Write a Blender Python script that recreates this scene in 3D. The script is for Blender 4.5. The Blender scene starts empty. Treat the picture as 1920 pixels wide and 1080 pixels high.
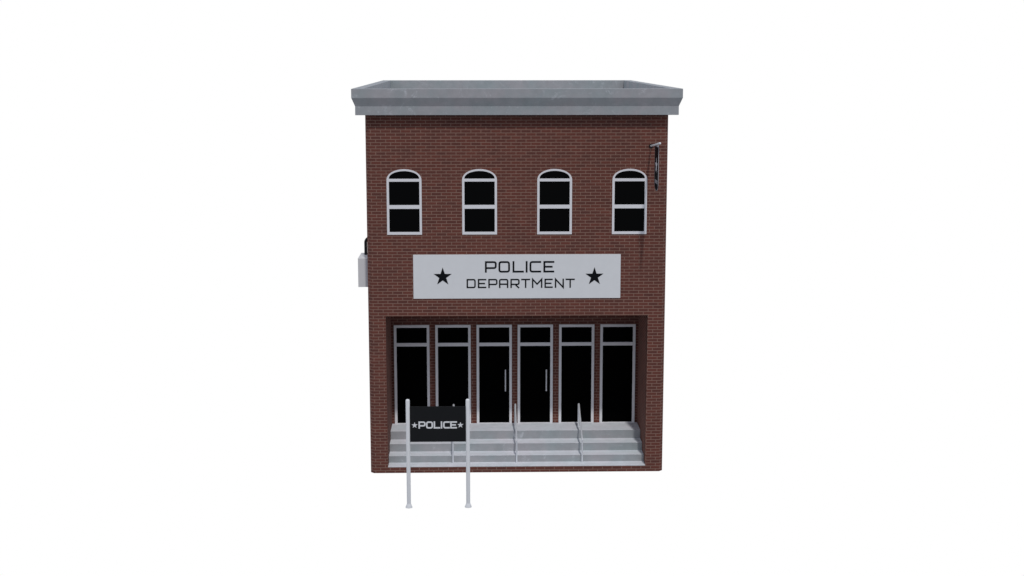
import bpy, bmesh, math
from mathutils import Vector

S = bpy.context.scene
COL = S.collection

# ------------------------------------------------------------------ dimensions (metres)
H = 3.6            # half width of the front
CH = 0.086         # chamfer on the vertical corners
DEPTH = 10.9
OX = 3.178         # half width of the entrance opening
OZ0, OZ1 = 0.140, 3.923
REC = 1.956        # depth of the entrance recess
ZL, Z2, Z3, ZS = 0.739, 0.524, 0.325, 0.153     # landing and treads
YL, Y2, Y3 = 1.184, 0.765, 0.372
ZT = 9.38

# ------------------------------------------------------------------ materials
def nodes(name):
    m = bpy.data.materials.new(name); m.use_nodes = True
    nt = m.node_tree
    return m, nt, nt.nodes['Principled BSDF']

def mixc(nt, fac, a, b, blend='MIX'):
    n = nt.nodes.new('ShaderNodeMix'); n.data_type = 'RGBA'; n.blend_type = blend
    for sock, v in ((n.inputs[0], fac), (n.inputs[6], a), (n.inputs[7], b)):
        if hasattr(v, 'links'): nt.links.new(v, sock)
        elif isinstance(v, (int, float)): sock.default_value = v
        else: sock.default_value = (*v, 1)
    return n.outputs[2]

def noise(nt, vec, scale, detail=4, rough=.55):
    n = nt.nodes.new('ShaderNodeTexNoise'); n.inputs['Scale'].default_value = scale
    n.inputs['Detail'].default_value = detail; n.inputs['Roughness'].default_value = rough
    nt.links.new(vec, n.inputs['Vector']); return n

def ramp(nt, fac, stops):
    r = nt.nodes.new('ShaderNodeValToRGB'); nt.links.new(fac, r.inputs[0])
    e = r.color_ramp.elements
    while len(e) < len(stops): e.new(.5)
    for k, (p, c) in enumerate(stops):
        e[k].position = p; e[k].color = (*c, 1) if not isinstance(c, (int, float)) else (c, c, c, 1)
    return r.outputs[0]

def brick_mat():
    m, nt, b = nodes('red_brick')
    uv = nt.nodes.new('ShaderNodeUVMap').outputs[0]
    tc = nt.nodes.new('ShaderNodeTexCoord').outputs['Object']
    mp = nt.nodes.new('ShaderNodeMapping'); nt.links.new(uv, mp.inputs[0])
    mp.inputs['Location'].default_value = (BX, BZ, 0)
    br = nt.nodes.new('ShaderNodeTexBrick'); nt.links.new(mp.outputs[0], br.inputs['Vector'])
    br.offset = .5; br.inputs['Scale'].default_value = 1
    br.inputs['Brick Width'].default_value = BW; br.inputs['Row Height'].default_value = RH
    br.inputs['Mortar Size'].default_value = .0105; br.inputs['Mortar Smooth'].default_value = .5
    br.inputs['Bias'].default_value = 0
    br.inputs['Color1'].default_value = (.158, .051, .036, 1)
    br.inputs['Color2'].default_value = (.118, .043, .033, 1)
    br.inputs['Mortar'].default_value = (.268, .165, .128, 1)
    n = noise(nt, tc, 3.2, 6, .62)
    c = mixc(nt, .55, br.outputs['Color'], ramp(nt, n.outputs[0], [(.3, (.38, .36, .36)), (.72, (.66, .62, .60))]), 'MULTIPLY')
    n2 = noise(nt, tc, 60, 3)
    c = mixc(nt, .35, c, ramp(nt, n2.outputs[0], [(.3, .55), (.7, 1.)]), 'MULTIPLY')
    g = nt.nodes.new('ShaderNodeGamma'); nt.links.new(c, g.inputs[0]); g.inputs[1].default_value = 1.0
    br2 = mixc(nt, 1.0, g.outputs[0], (BG, BG, BG), 'MULTIPLY')
    nt.links.new(br2, b.inputs['Base Color'])
    b.inputs['Roughness'].default_value = .85; b.inputs['Specular IOR Level'].default_value = .25
    bu = nt.nodes.new('ShaderNodeBump'); bu.inputs['Strength'].default_value = .35; bu.inputs['Distance'].default_value = .006
    inv = nt.nodes.new('ShaderNodeMath'); inv.operation = 'SUBTRACT'; inv.inputs[0].default_value = 1
    nt.links.new(br.outputs['Fac'], inv.inputs[1]); nt.links.new(inv.outputs[0], bu.inputs['Height'])
    nt.links.new(bu.outputs[0], b.inputs['Normal'])
    return m
BX, BZ, BW, RH, BG = 0.027, 0.0095, .2378, .07452, 1.38

def concrete_mat(name, base, warm, light):
    m, nt, b = nodes(name)
    tc = nt.nodes.new('ShaderNodeTexCoord').outputs['Object']
    a = noise(nt, tc, 1.6, 5, .6); c = ramp(nt, a.outputs[0], [(.35, base), (.65, warm)])
    d = noise(nt, tc, 4.5, 8, .65); c = mixc(nt, .6, c, ramp(nt, d.outputs[0], [(.3, .76), (.7, 1.0)]), 'MULTIPLY')
    s = noise(nt, tc, 2.3, 9, .8); s.inputs['Distortion'].default_value = 1.4
    c = mixc(nt, ramp(nt, s.outputs[0], [(.58, 0.), (.68, .6)]), c, light)
    f = noise(nt, tc, 90, 3); c = mixc(nt, .25, c, ramp(nt, f.outputs[0], [(.3, .7), (.7, 1.)]), 'MULTIPLY')
    nt.links.new(c, b.inputs['Base Color']); b.inputs['Roughness'].default_value = .8
    b.inputs['Specular IOR Level'].default_value = .3
    bu = nt.nodes.new('ShaderNodeBump'); bu.inputs['Strength'].default_value = .12; bu.inputs['Distance'].default_value = .004
    nt.links.new(d.outputs[0], bu.inputs['Height']); nt.links.new(bu.outputs[0], b.inputs['Normal'])
    return m

def paint(name, col, rough=.45, spec=.4, metal=0, var=.06):
    m, nt, b = nodes(name)
    tc = nt.nodes.new('ShaderNodeTexCoord').outputs['Object']
    n = noise(nt, tc, 5, 5)
    c = mixc(nt, 1., col, ramp(nt, n.outputs[0], [(.3, 1 - var), (.7, 1.)]), 'MULTIPLY')
    nt.links.new(c, b.inputs['Base Color'])
    b.inputs['Roughness'].default_value = rough; b.inputs['Specular IOR Level'].default_value = spec
    b.inputs['Metallic'].default_value = metal
    return m

M = dict(
    brick=brick_mat(),
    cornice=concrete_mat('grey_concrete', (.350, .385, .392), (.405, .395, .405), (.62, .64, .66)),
    treads=concrete_mat('sky_lit_tread_concrete', (.75, .80, .83), (.82, .81, .85), (.88, .89, .91)),  # step concrete, sky-lit brightness and blue tint in its colour
    white=paint('white_paint', (.77, .775, .775), .6, .3, var=.03),
    frame=paint('white_window_frame', (.80, .79, .80), .55, .3, var=.03),
    rail=paint('satin_white_rail', (.76, .77, .79), .35, .5, .3),
    glass=paint('dark_glass', (.001, .001, .001), .25, .08),
    shade_glass=paint('unlit_doorway_glass', (.0001, .0001, .0001), .3, .02),
    black=paint('black_board', (.0085, .0092, .010), .55, .2),
    ink=paint('black_lettering', (.005, .006, .008), .6, .1),
    gloss=paint('glossy_black_board', (.006, .007, .009), .55, .05),
    grey=paint('dull_grey_metal', (.30, .29, .30), .5, .3),
    pipe=paint('black_rubber_conduit', (.008, .009, .010), .5, .3),
    roof=paint('grey_roof_felt', (.45, .46, .47), .9, .2),
)

# ------------------------------------------------------------------ object helpers
def link(name, me, mat, parent=None, loc=(0, 0, 0)):
    o = bpy.data.objects.new(name, me); COL.objects.link(o)
    if mat and not me.materials: me.materials.append(M[mat])
    o.location = loc; o.parent = parent
    return o

def obj(name, bm, mat, parent=None, loc=(0, 0, 0), smooth=False):
    me = bpy.data.meshes.new(name)
    bmesh.ops.recalc_face_normals(bm, faces=bm.faces)
    bm.to_mesh(me); bm.free()
    if smooth:
        for p in me.polygons: p.use_smooth = True
    return link(name, me, mat, parent, loc)

def thing(name, label, cat, loc=(0, 0, 0), group=None):
    o = bpy.data.objects.new(name, None); COL.objects.link(o)
    o.location = loc; o.empty_display_size = .3
    o['label'] = label; o['category'] = cat
    if group: o['group'] = group
    return o

def dup(src, loc, parent=None):
    c = src.copy(); COL.objects.link(c); c.location = loc; c.parent = parent
    for ch in [x for x in bpy.data.objects if x.parent == src]:
        dup(ch, ch.location, c)
    return c

def add_box(bm, x0, x1, y0, y1, z0, z1, bevel=0):
    vs = [bm.verts.new((x, y, z)) for x in (x0, x1) for y in (y0, y1) for z in (z0, z1)]
    fs = [bm.faces.new([vs[i] for i in f]) for f in
          ((0, 1, 3, 2), (4, 6, 7, 5), (0, 4, 5, 1), (2, 3, 7, 6), (0, 2, 6, 4), (1, 5, 7, 3))]
    if bevel:
        es = list({e for f in fs for e in f.edges})
        bmesh.ops.bevel(bm, geom=es, offset=bevel, segments=2, affect='EDGES', profile=.7)

def add_tube(bm, pts, r, seg=20, cap=True, dome=0.0):
    """round tube along a polyline, rings mitred at the joints"""
    P = [Vector(p) for p in pts]; rs = r if isinstance(r, (list, tuple)) else [r] * len(P)
    rings = []
    ref = None
    for i, p in enumerate(P):
        t = ((P[i] - P[i-1]).normalized() if i else Vector()) + ((P[i+1] - P[i]).normalized() if i < len(P)-1 else Vector())
        t.normalize()
        if ref is None: ref = Vector((1, 0, 0)) if abs(t.x) < .9 else Vector((0, 1, 0))
        u = (ref - t * ref.dot(t)).normalized(); v = t.cross(u); ref = u
        rings.append([bm.verts.new(p + (u * math.cos(a) + v * math.sin(a)) * rs[i])
                      for a in (2 * math.pi * k / seg for k in range(seg))])
    for a, b in zip(rings, rings[1:]):
        for k in range(seg): bm.faces.new((a[k], a[(k+1) % seg], b[(k+1) % seg], b[k])).smooth = True
    if cap:
        for rg in (rings[0][::-1], rings[-1]):
            for ed in bm.faces.new(rg).edges: ed.smooth = False

def slab(name, outer, holes, y0, y1, bevel=0.0):
    """flat plate in the XZ plane with holes, between depths y0 and y1, returned as a mesh"""
    cu = bpy.data.curves.new(name, 'CURVE'); cu.dimensions = '2D'; cu.fill_mode = 'BOTH'
    for loop in [outer] + holes:
        sp = cu.splines.new('POLY'); sp.points.add(len(loop) - 1)
        for q, (x, z) in zip(sp.points, loop): q.co = (x, z, 0, 1)
        sp.use_cyclic_u = True
    cu.extrude = (y1 - y0) / 2 - bevel; cu.bevel_depth = bevel; cu.bevel_resolution = 0
    if bevel: cu.offset = -bevel
    t = bpy.data.objects.new('t', cu); COL.objects.link(t)
    dg = bpy.context.evaluated_depsgraph_get()
    me = bpy.data.meshes.new_from_object(t.evaluated_get(dg))
    bpy.data.objects.remove(t); bpy.data.curves.remove(cu)
    me.name = name; me.materials.clear()
    ym = (y0 + y1) / 2
    bm = bmesh.new(); bm.from_mesh(me)
    for v in bm.verts: v.co = Vector((v.co.x, ym - v.co.z, v.co.y))
    bmesh.ops.remove_doubles(bm, verts=bm.verts, dist=1e-5)
    bmesh.ops.recalc_face_normals(bm, faces=bm.faces)
    bm.to_mesh(me); bm.free()
    return me

def rect(x0, x1, z0, z1): return [(x0, z0), (x1, z0), (x1, z1), (x0, z1)]

def brick_uv(me):
    """running metres: along the wall in u, height in v, so bricks keep their real size"""
    uv = me.uv_layers.new(name='UVMap') if not me.uv_layers else me.uv_layers[0]
    for p in me.polygons:
        n = p.normal
        for li in p.loop_indices:
            c = me.vertices[me.loops[li].vertex_index].co
            if abs(n.z) > .8: u, v = c.x, c.y
            elif abs(n.x) > .8: u, v = c.y, c.z
            elif abs(n.y) > .9: u, v = c.x, c.z
            else: u, v = c.x + math.copysign(1, c.x) * c.y * .4142, c.z
            uv.data[li].uv = (u, v)

# ------------------------------------------------------------------ the building
station = thing('police_station', 'two-storey red brick police station with grey concrete cornice, arched windows and recessed entrance', 'building')

# arch outline shared by the four upper windows (centre x = 0)
WHW, WZ0, WZS, WZT = .416, 5.911, 7.215, 7.480
def arch(hw, z0, zs, zt, n=28):
    pts = [(-hw, z0), (hw, z0)]
    for k in range(n + 1):
        a = math.pi * k / n
        pts.append((hw * math.cos(a), zs + (zt - zs) * abs(math.sin(a)) ** .92 if 0 < k < n else zs))
    return pts
WX = [-2.695, -.8975, .8975, 2.695]

mm = bmesh.new()
def pour(me):
    b = bmesh.new(); b.from_mesh(me); tmp = bpy.data.meshes.new('x'); b.to_mesh(tmp); b.free(); mm.from_mesh(tmp); bpy.data.meshes.remove(tmp)
inset = .012
holes = [[(x + wx, z) for x, z in arch(WHW - inset, WZ0 + inset, WZS, WZT - inset)] for wx in WX]
front = slab('front', rect(-H + CH, H - CH, 0, 8.80), holes + [rect(-OX, OX, OZ0, OZ1)], 0, .25)
pour(front)
UX = [-2.6495, -1.59, -.533, .522, 1.587, 2.6495]
UW, UZ1 = .4535, 3.335
back_w = slab('bw', rect(-OX - .1, OX + .1, 0, OZ1 + .2), [rect(x - UW + inset, x + UW - inset, ZL - .05, UZ1 - inset) for x in UX], REC, REC + .2)
pour(back_w)
# returns, chamfers, side walls, rear wall, recess ceiling and cheeks
def quad(*p): mm.faces.new([mm.verts.new(q) for q in p])
for s in (-1, 1):
    quad((s*(H-CH), 0, 0), (s*H, CH, 0), (s*H, CH, 8.8), (s*(H-CH), 0, 8.8))
    quad((s*H, CH, 0), (s*H, DEPTH-CH, 0), (s*H, DEPTH-CH, 8.8), (s*H, CH, 8.8))
    quad((s*H, DEPTH-CH, 0), (s*(H-CH), DEPTH, 0), (s*(H-CH), DEPTH, 8.8), (s*H, DEPTH-CH, 8.8))
    add_box(mm, min(s*OX, s*(OX+.2)), max(s*OX, s*(OX+.2)), .25, REC, .002, OZ1 + .1)
quad((-H+CH, DEPTH, 0), (H-CH, DEPTH, 0), (H-CH, DEPTH, 8.8), (-H+CH, DEPTH, 8.8))
add_box(mm, -OX, OX, .25, REC, OZ1, OZ1 + .1)
# sole plate closing the underside
mm.faces.new([mm.verts.new(q) for q in ((-H+CH, 0.01, .003), (H-CH, 0.01, .003), (H-.01, CH, .003), (H-.01, DEPTH-CH, .003), (H-CH, DEPTH-.01, .003), (-H+CH, DEPTH-.01, .003), (-H+.01, DEPTH-CH, .003), (-H+.01, CH, .003))])
me = bpy.data.meshes.new('wall'); mm.to_mesh(me); mm.free()
brick_uv(me)
link('wall', me, 'brick', station)

# cornice and parapet: one mitred profile run round the building
prof = [(-.01, 8.764), (.210, 8.764), (.210, 8.972), (.290, 9.170), (.290, ZT), (.037, ZT), (.037, 8.83)]
bm = bmesh.new(); rings = []
for off, z in prof:
    rings.append([bm.verts.new(p) for p in ((-H-off, -off, z), (H+off, -off, z), (H+off, DEPTH+off, z), (-H-off, DEPTH+off, z))])
for a, b in zip(rings, rings[1:]):
    for k in range(4): bm.faces.new((a[k], a[(k+1) % 4], b[(k+1) % 4], b[k]))
co = obj('cornice', bm, 'cornice', station)
bv = co.modifiers.new('b', 'BEVEL'); bv.width = .006; bv.segments = 2; bv.limit_method = 'ANGLE'
bm = bmesh.new(); add_box(bm, -H + .02, H - .02, .02, DEPTH - .02, 8.80, 8.86)
obj('roof_deck', bm, 'roof', station)

bm = bmesh.new(); add_box(bm, -OX + .004, OX - .004, .27, REC - .004, OZ1 - .022, OZ1 - .002)  # unseen white sheet added to bounce light onto the recess frames
obj('bounce_ceiling', bm, 'white', station)

# entrance steps: one stair profile extruded across the opening
e = .002
prof = [(.001, ZS-.011), (.001, ZS), (Y3, ZS), (Y3, Z3), (Y2, Z3), (Y2, Z2), (YL, Z2), (YL, ZL), (REC - e, ZL), (REC - e, ZS-.011)]
bm = bmesh.new()
L = [bm.verts.new((-OX + e, y, z)) for y, z in prof]; R = [bm.verts.new((OX - e, y, z)) for y, z in prof]
for k in range(len(prof)):
    j = (k + 1) % len(prof); bm.faces.new((L[k], L[j], R[j], R[k]))
bm.faces.new(L); bm.faces.new(R[::-1])
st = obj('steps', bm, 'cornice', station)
st.data.materials.append(M['treads'])      # light from above put into the colour of the up-facing step faces
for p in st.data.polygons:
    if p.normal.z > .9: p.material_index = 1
bv = st.modifiers.new('b', 'BEVEL'); bv.width = .006; bv.segments = 2; bv.limit_method = 'ANGLE'

# upper windows
fr = slab('window_frame', arch(WHW, WZ0, WZS, WZT),
          [rect(-WHW + .054, WHW - .054, WZ0 + .062, 6.533), rect(-WHW + .054, WHW - .054, 6.621, 7.183),
           [(x, z) for x, z in arch(WHW - .054, 7.249, 7.250, WZT - .045)]], -.012, .09)
w0 = link('arched_window', fr, 'frame', station, (WX[0], 0, 0))
pane = slab('glass_pane', arch(WHW - .03, WZ0 + .03, WZS, WZT - .03), [], .018, .030)
link('glass_pane', pane, 'glass', w0)
for x in WX[1:]: dup(w0, (x, 0, 0), station)

# entrance bay: four fixed windows and two doors with pull handles
fr = slab('bay_frame', rect(-UW, UW, ZL + .001, UZ1),
          [rect(-UW + .064, UW - .064, 2.866, UZ1 - .064), rect(-UW + .064, UW - .064, ZL + .012, 2.784)], REC - .045, REC + .08)
bay = link('tall_window', fr, 'frame', station, (UX[0], 0, 0))
pane = slab('glass_pane', rect(-UW + .05, UW - .05, ZL + .006, UZ1 - .05), [], REC + .005, REC + .018)
link('glass_pane', pane, 'shade_glass', bay)
for x in (UX[1], UX[4], UX[5]): dup(bay, (x, 0, 0), station)
door = link('entrance_door', fr, 'frame', station, (UX[2], 0, 0))
link('glass_pane', pane, 'shade_glass', door)
bm = bmesh.new()
hx = .286; hy = REC - .085
add_tube(bm, [(hx, hy, 1.604), (hx, hy, 2.170)], .0165, 16)
for z in (1.69, 2.085): add_tube(bm, [(hx, hy, z), (hx, REC + .006, z)], .009, 12)
obj('door_handle', bm, 'rail', door)
dup(door, (UX[3], 0, 0), station)

# ------------------------------------------------------------------ lettering (stroke alphabet with squared, round-cornered forms)
def arcpts(path, r):
    """path: list of (x, z, rounded?) -> polyline"""
    out = []
    n = len(path)
    closed = path[0][:2] == path[-1][:2]
    for i, (x, z, rd) in enumerate(path):
        if not rd or (not closed and i in (0, n-1)):
            out.append((x, z)); continue
        p = Vector((x, z)); a = Vector(path[i-1][:2] if i else path[-2][:2]); b = Vector(path[i+1][:2] if i < n-1 else path[1][:2])
        da = (a - p).normalized(); db = (b - p).normalized()
        for k in range(7):
            t = k / 6; q0 = p + da * r * (1 - t); q1 = p + db * r * t
            out.append(tuple(q0 * (1 - t) + q1 * t))
    return out, closed

def stroke(bm, path, w, r, y0, y1):
    pts, closed = arcpts(path, r)
    P = [Vector(p) for p in pts]
    if closed and (P[0] - P[-1]).length < 1e-6: P = P[:-1]
    n = len(P); Ls, Rs = [], []
    for i in range(n):
        a = P[i-1] if (i or closed) else None; b = P[(i+1) % n] if (i < n-1 or closed) else None
        d1 = (P[i] - a).normalized() if a is not None else (b - P[i]).normalized()
        d2 = (b - P[i]).normalized() if b is not None else d1
        n1 = Vector((-d1.y, d1.x)); n2 = Vector((-d2.y, d2.x)); m = (n1 + n2).normalized()
        k = (w / 2) / max(.35, m.dot(n1))
        Ls.append(P[i] + m * k); Rs.append(P[i] - m * k)
    V = [[bm.verts.new((q.x, y, q.y)) for q in side] for side in (Ls, Rs) for y in (y0, y1)]
    l0, l1, r0, r1 = V
    for i in range(n if closed else n - 1):
        j = (i + 1) % n
        bm.faces.new((l0[i], l0[j], r0[j], r0[i])); bm.faces.new((l1[i], r1[i], r1[j], l1[j]))
        bm.faces.new((l0[i], l1[i], l1[j], l0[j])); bm.faces.new((r0[i], r0[j], r1[j], r1[i]))
    if not closed:
        for i in (0, n-1): bm.faces.new((l0[i], r0[i], r1[i], l1[i]))

def glyph(bm, ch, x0, x1, z0, z1, w, y0, y1):
    h = w / 2; a, b, c, d = x0 + h, x1 - h, z0 + h, z1 - h; r = w * 1.15; zm = (z0 + z1) / 2
    def s(*p): stroke(bm, [(q[0], q[1], len(q) > 2) for q in p], w, r, y0, y1)
    if ch == 'P': zc = z0 + (z1-z0)*.40; s((a, z0), (a, d), (b, d, 1), (b, zc, 1), (a + h, zc))
    elif ch == 'O': s((a, zm), (a, d, 1), (b, d, 1), (b, c, 1), (a, c, 1), (a, zm))
    elif ch == 'L': s((a, z1), (a, c), (x1, c))
    elif ch == 'I': s(((x0+x1)/2, z1), ((x0+x1)/2, z0))
    elif ch == 'C': s((x1, d), (a, d, 1), (a, c, 1), (x1, c))
    elif ch == 'E': s((x1, d), (a, d), (a, c), (x1, c)); s((a + h, zm), (x1 - (x1-x0)*.15, zm))
    elif ch == 'D': s((a, zm), (a, d), (b, d, 1), (b, c, 1), (a, c), (a, zm))
    elif ch == 'A': s((a, z0), (a, d, 1), (b, d, 1), (b, z0)); zc = z0 + (z1-z0)*.42; s((a + h, zc), (b - h, zc))
    elif ch == 'R':
        zc = z0 + (z1-z0)*.40; s((a, z0), (a, d), (b, d, 1), (b, zc, 1), (a + h, zc))
        s((x0 + (x1-x0)*.58, zc - h), (b + .1*w, z0))
    elif ch == 'T': s((x0, d), (x1, d)); s(((x0+x1)/2, d - h), ((x0+x1)/2, z0))
    elif ch == 'M': xm = (x0+x1)/2; s((a, z0), (a, z1 - .35*w), (xm, z0 + (z1-z0)*.42), (b, z1 - .35*w), (b, z0))
    elif ch == 'N': s((a, z0), (a, z1 - .35*w), (b, z0 + .35*w), (b, z1))

def word(name, text, spans, z0, z1, w, y0, y1, mat, parent):
    bm = bmesh.new()
    for k, ch in enumerate(text): glyph(bm, ch, spans[2*k], spans[2*k+1], z0, z1, w, y0, y1)
    return obj(name, bm, mat, parent)

def star_loop(cx, cz, R, rot=0, sx=1):
    return [(cx + sx * (R if k % 2 == 0 else R * .385) * math.sin(rot + math.pi * k / 5),
             cz + (R if k % 2 == 0 else R * .385) * math.cos(rot + math.pi * k / 5)) for k in range(10)]
def star(x, z, R, y0, y1, mat, parent):
    return link('star', slab('star', star_loop(x, z, R), [], y0, y1), mat, parent)

# ------------------------------------------------------------------ wide sign on the facade
sign = thing('wall_sign', 'wide white board reading POLICE DEPARTMENT between two black stars, on the brick facade', 'sign', (0, 0, 4.354))
bm = bmesh.new(); add_box(bm, -2.499, 2.499, -.016, -.001, 0, 1.072, .003)
obj('board', bm, 'white', sign)
word('lettering', 'POLICE', [-.774, -.492, -.448, -.172, -.109, .163, .212, .248, .300, .579, .635, .896], 4.987-4.354, 5.264-4.354, .043, -.020, -.0165, 'ink', sign)
word('lettering', 'DEPARTMENT', [-1.218, -.998, -.946, -.743, -.694, -.473, -.436, -.212, -.161, .061, .098, .315, .359, .610, .662, .861, .912, 1.131, 1.171, 1.394],
     4.609-4.354, 4.833-4.354, .034, -.020, -.0165, 'ink', sign)
star(-1.792, 4.888-4.354, .228, -.020, -.0165, 'ink', sign)
star(1.868, 4.882-4.354, .228, -.020, -.0165, 'ink', sign)

# ------------------------------------------------------------------ blade sign hanging from a bracket on the right
X = 3.19
blade = thing('projecting_sign', 'glossy black board hanging edge-on from a pale bracket, high right on the facade', 'sign', (X, 0, 8.02))
bm = bmesh.new()
pts = [(0, -.004, 0), (0, -.85, .083), (0, -1.60, .155), (0, -1.66, .161), (0, -1.695, .164), (0, -1.71, .166)]
add_tube(bm, pts, [.022, .024, .027, .027, .019, .006], 20)
obj('bracket_arm', bm, 'white', blade)
bm = bmesh.new(); add_tube(bm, [(0, -.001, 0), (0, -.018, 0)], .05, 24)
obj('wall_plate', bm, 'pipe', blade)
def ublade(y0, y1, zt, zb, g, n=18):
    """outline in (y, z): flat top, half-round bottom, grown by g"""
    yc, hw = (y0 + y1) / 2, (y1 - y0) / 2 + g
    out = [(yc + hw, zt + g), (yc - hw, zt + g)]
    r = hw * .55
    for k in range(n + 1):
        a = math.pi + math.pi * k / n
        out.append((yc + hw * math.cos(a), (zb + r) + (r + g) * math.sin(a)))
    return out
def side_slab(name, outer, holes, x0, x1):
    me = slab(name, outer, holes, x0, x1)       # built in XZ, then turned so the plate lies in YZ
    for v in me.vertices: v.co = Vector((v.co.y, v.co.x, v.co.z))
    me.flip_normals(); return me
o_in = ublade(-1.46, -.80, .055, -.95, 0); o_out = ublade(-1.46, -.80, .055, -.95, .014)
link('board', side_slab('board', o_in, [], -.0055, .0055), 'gloss', blade)
link('rim', side_slab('rim', o_out, [o_in], -.007, .007), 'grey', blade)
for s in (-1, 1):
    a, b = sorted((s * .006, s * .008))
    link('star', side_slab('star', star_loop(-1.13, -.38, .20), [], a, b), 'frame', blade)
    link('band', side_slab('band', rect(-1.36, -.90, -.79, -.71), [], a, b), 'grey', blade)
for y in (-.92, -1.34):
    bm = bmesh.new(); add_tube(bm, [(0, y, .07), (0, y, -.004 - y * .097 + .01)], .012, 10)
    obj('hanger', bm, 'white', blade)

# ------------------------------------------------------------------ meter box on the left flank
BY = 0.9
mb = thing('utility_box', 'pale grey utility box with black conduit on the left flank of the brick building', 'utility box', (-3.6, BY, 4.497))
bm = bmesh.new(); add_box(bm, -.302, -.001, 0, 1.04, 0, .712, .004)
obj('cabinet', bm, 'white', mb)
bm = bmesh.new()
px, py = -.158, .70; r = .12
pts = [(px, py, .713), (px, py, 1.02)] + [(px + r - r * math.cos(a), py, 1.02 + r * math.sin(a)) for a in [math.pi/2 * k / 10 for k in range(1, 11)]] + [(-.001, py, 1.02 + r)]
add_tube(bm, pts, .037, 20)
obj('conduit', bm, 'pipe', mb)

# ------------------------------------------------------------------ handrails on the steps
def handrail(x, label):
    t = thing('handrail', label, 'handrail', (x, 0, ZS), 'handrails standing on the entrance steps')
    yf, yb, zf, zb = .29, 1.60, .585, 1.165
    bm = bmesh.new(); add_tube(bm, [(0, yf, 0), (0, yf, zf - .012)], .020, 16); obj('post', bm, 'rail', t)
    bm = bmesh.new(); add_tube(bm, [(0, yb, ZL - ZS), (0, yb, zb - .012)], .027, 16); obj('post', bm, 'rail', t)
    bm = bmesh.new()
    dy, dz = yb - yf, zb - zf
    add_tube(bm, [(0, yf - .012, zf - .006), (0, yf, zf), (0, yf + dy * .05, zf + dz * .05), (0, yb - dy * .03, zb - dz * .03), (0, yb, zb), (0, yb + .015, zb + .002)],
             [.012, .022, .021, .022, .026, .012], 16)
    obj('top_rail', bm, 'rail', t)
    return t
hr = handrail(-1.58, 'pale sloping handrail on the steps, mostly hidden behind the black POLICE panel')
for x, lab in ((0.0, 'sloping handrail in the middle of the steps, before the pier between both doors'),
               (1.63, 'sloping handrail on the right part of the steps, before the fifth glazed bay')):
    c = dup(hr, (x, 0, ZS)); c['label'] = lab

# ------------------------------------------------------------------ free-standing sign
fs = thing('standing_sign', 'black POLICE panel held between two pale round posts in front of the steps', 'sign', (-1.859, -2.712, 0))
def post(x):
    bm = bmesh.new()
    zs = [.075, 2.49, 2.512, 2.524, 2.529]; rs = [.0455, .0455, .041, .028, .006]
    add_tube(bm, [(0, 0, z) for z in zs], rs, 32)
    p = obj('post', bm, 'white', fs, (x, 0, 0))
    bm = bmesh.new()
    add_tube(bm, [(0, 0, 0), (0, 0, .012), (0, 0, .082), (0, 0, .092)], [.078, .078, .050, .047], 32)
    obj('foot', bm, 'white', p)
    return p
p0 = post(-.674); dup(p0, (.674, 0, 0), fs)
bm = bmesh.new(); add_box(bm, -.628, .628, -.022, .022, 1.542, 2.356, .003)
pn = obj('panel', bm, 'black', fs)
cx = 1.859
word('lettering', 'POLICE', [v + cx for v in (-2.296, -2.134, -2.126, -1.969, -1.955, -1.806, -1.796, -1.758, -1.742, -1.591, -1.582, -1.429)],
     1.851, 2.017, .034, -.026, -.0225, 'white', pn)
for x in (-2.383, -1.351):
    star(x + cx, 1.929, .074, -.026, -.0225, 'white', pn)

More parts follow.
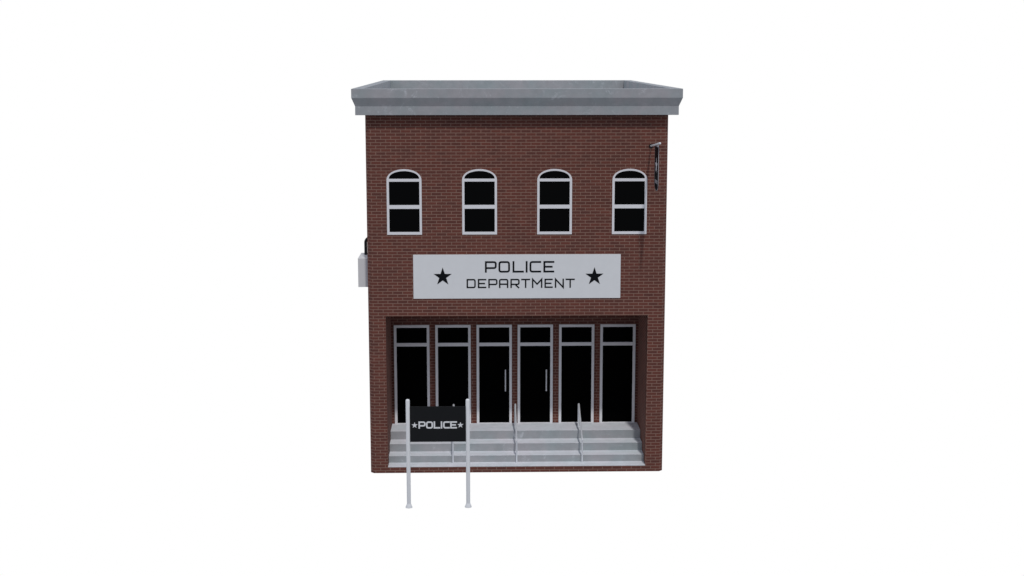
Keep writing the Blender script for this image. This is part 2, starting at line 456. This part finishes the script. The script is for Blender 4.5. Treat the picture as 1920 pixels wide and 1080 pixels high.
# ------------------------------------------------------------------ light
LAT, TAN = .15, 1.5
d = Vector((LAT, -1, TAN)).normalized()
sl = bpy.data.lights.new('sun', 'SUN'); sl.energy = 1.45; sl.angle = math.radians(2.2); sl.color = (1, .985, .97)
so = bpy.data.objects.new('sun', sl); COL.objects.link(so)
so.rotation_euler = d.to_track_quat('Z', 'Y').to_euler(); so.location = (4, -12, 20)

w = bpy.data.worlds.new('World'); S.world = w; w.use_nodes = True
nt = w.node_tree; bg = nt.nodes['Background']
tc = nt.nodes.new('ShaderNodeTexCoord'); sp = nt.nodes.new('ShaderNodeSeparateXYZ'); nt.links.new(tc.outputs['Generated'], sp.inputs[0])
def mapr(sock, a, b, c, dd):
    n = nt.nodes.new('ShaderNodeMapRange'); n.interpolation_type = 'SMOOTHSTEP'
    nt.links.new(sock, n.inputs[0])
    for i, v in enumerate((a, b, c, dd)): n.inputs[i+1].default_value = v
    return n.outputs[0]
up = ramp(nt, mapr(sp.outputs[2], -1, 1, 0, 1), [(0.0, (.07, .075, .09)), (.30, (.15, .16, .19)), (.42, (.40, .42, .47)), (.52, (.45, .475, .54)), (.75, (.36, .39, .46)), (1.0, (.50, .55, .66))])
mk = nt.nodes.new('ShaderNodeMath'); mk.operation = 'MULTIPLY'
nt.links.new(mapr(sp.outputs[1], .40, .60, 0, 1), mk.inputs[0]); nt.links.new(mapr(sp.outputs[2], .12, .32, 1, 0), mk.inputs[1])
ax = nt.nodes.new('ShaderNodeMath'); ax.operation = 'ABSOLUTE'; nt.links.new(sp.outputs[0], ax.inputs[0])
up = mixc(nt, 1.0, up, ramp(nt, mapr(ax.outputs[0], .25, .85, 0, 1), [(0, .88), (1, 1.45)]), 'MULTIPLY')
nt.links.new(mixc(nt, mk.outputs[0], up, (1, 1, 1)), bg.inputs[0]); bg.inputs[1].default_value = 1.0

# ------------------------------------------------------------------ camera
cam = bpy.data.cameras.new('camera'); cam.lens = 50; cam.sensor_width = 36; cam.clip_end = 500
cobj = bpy.data.objects.new('camera', cam); COL.objects.link(cobj)
cobj.location = (-.9428, -33.8903, 10.1569); cobj.rotation_euler = (math.pi/2 - .1623, 0, -.0242)
S.camera = cobj
S.render.resolution_x = 1024; S.render.resolution_y = 576
S.view_settings.view_transform = 'Standard'; S.view_settings.look = 'None'
S.view_settings.exposure = 0; S.view_settings.gamma = 1
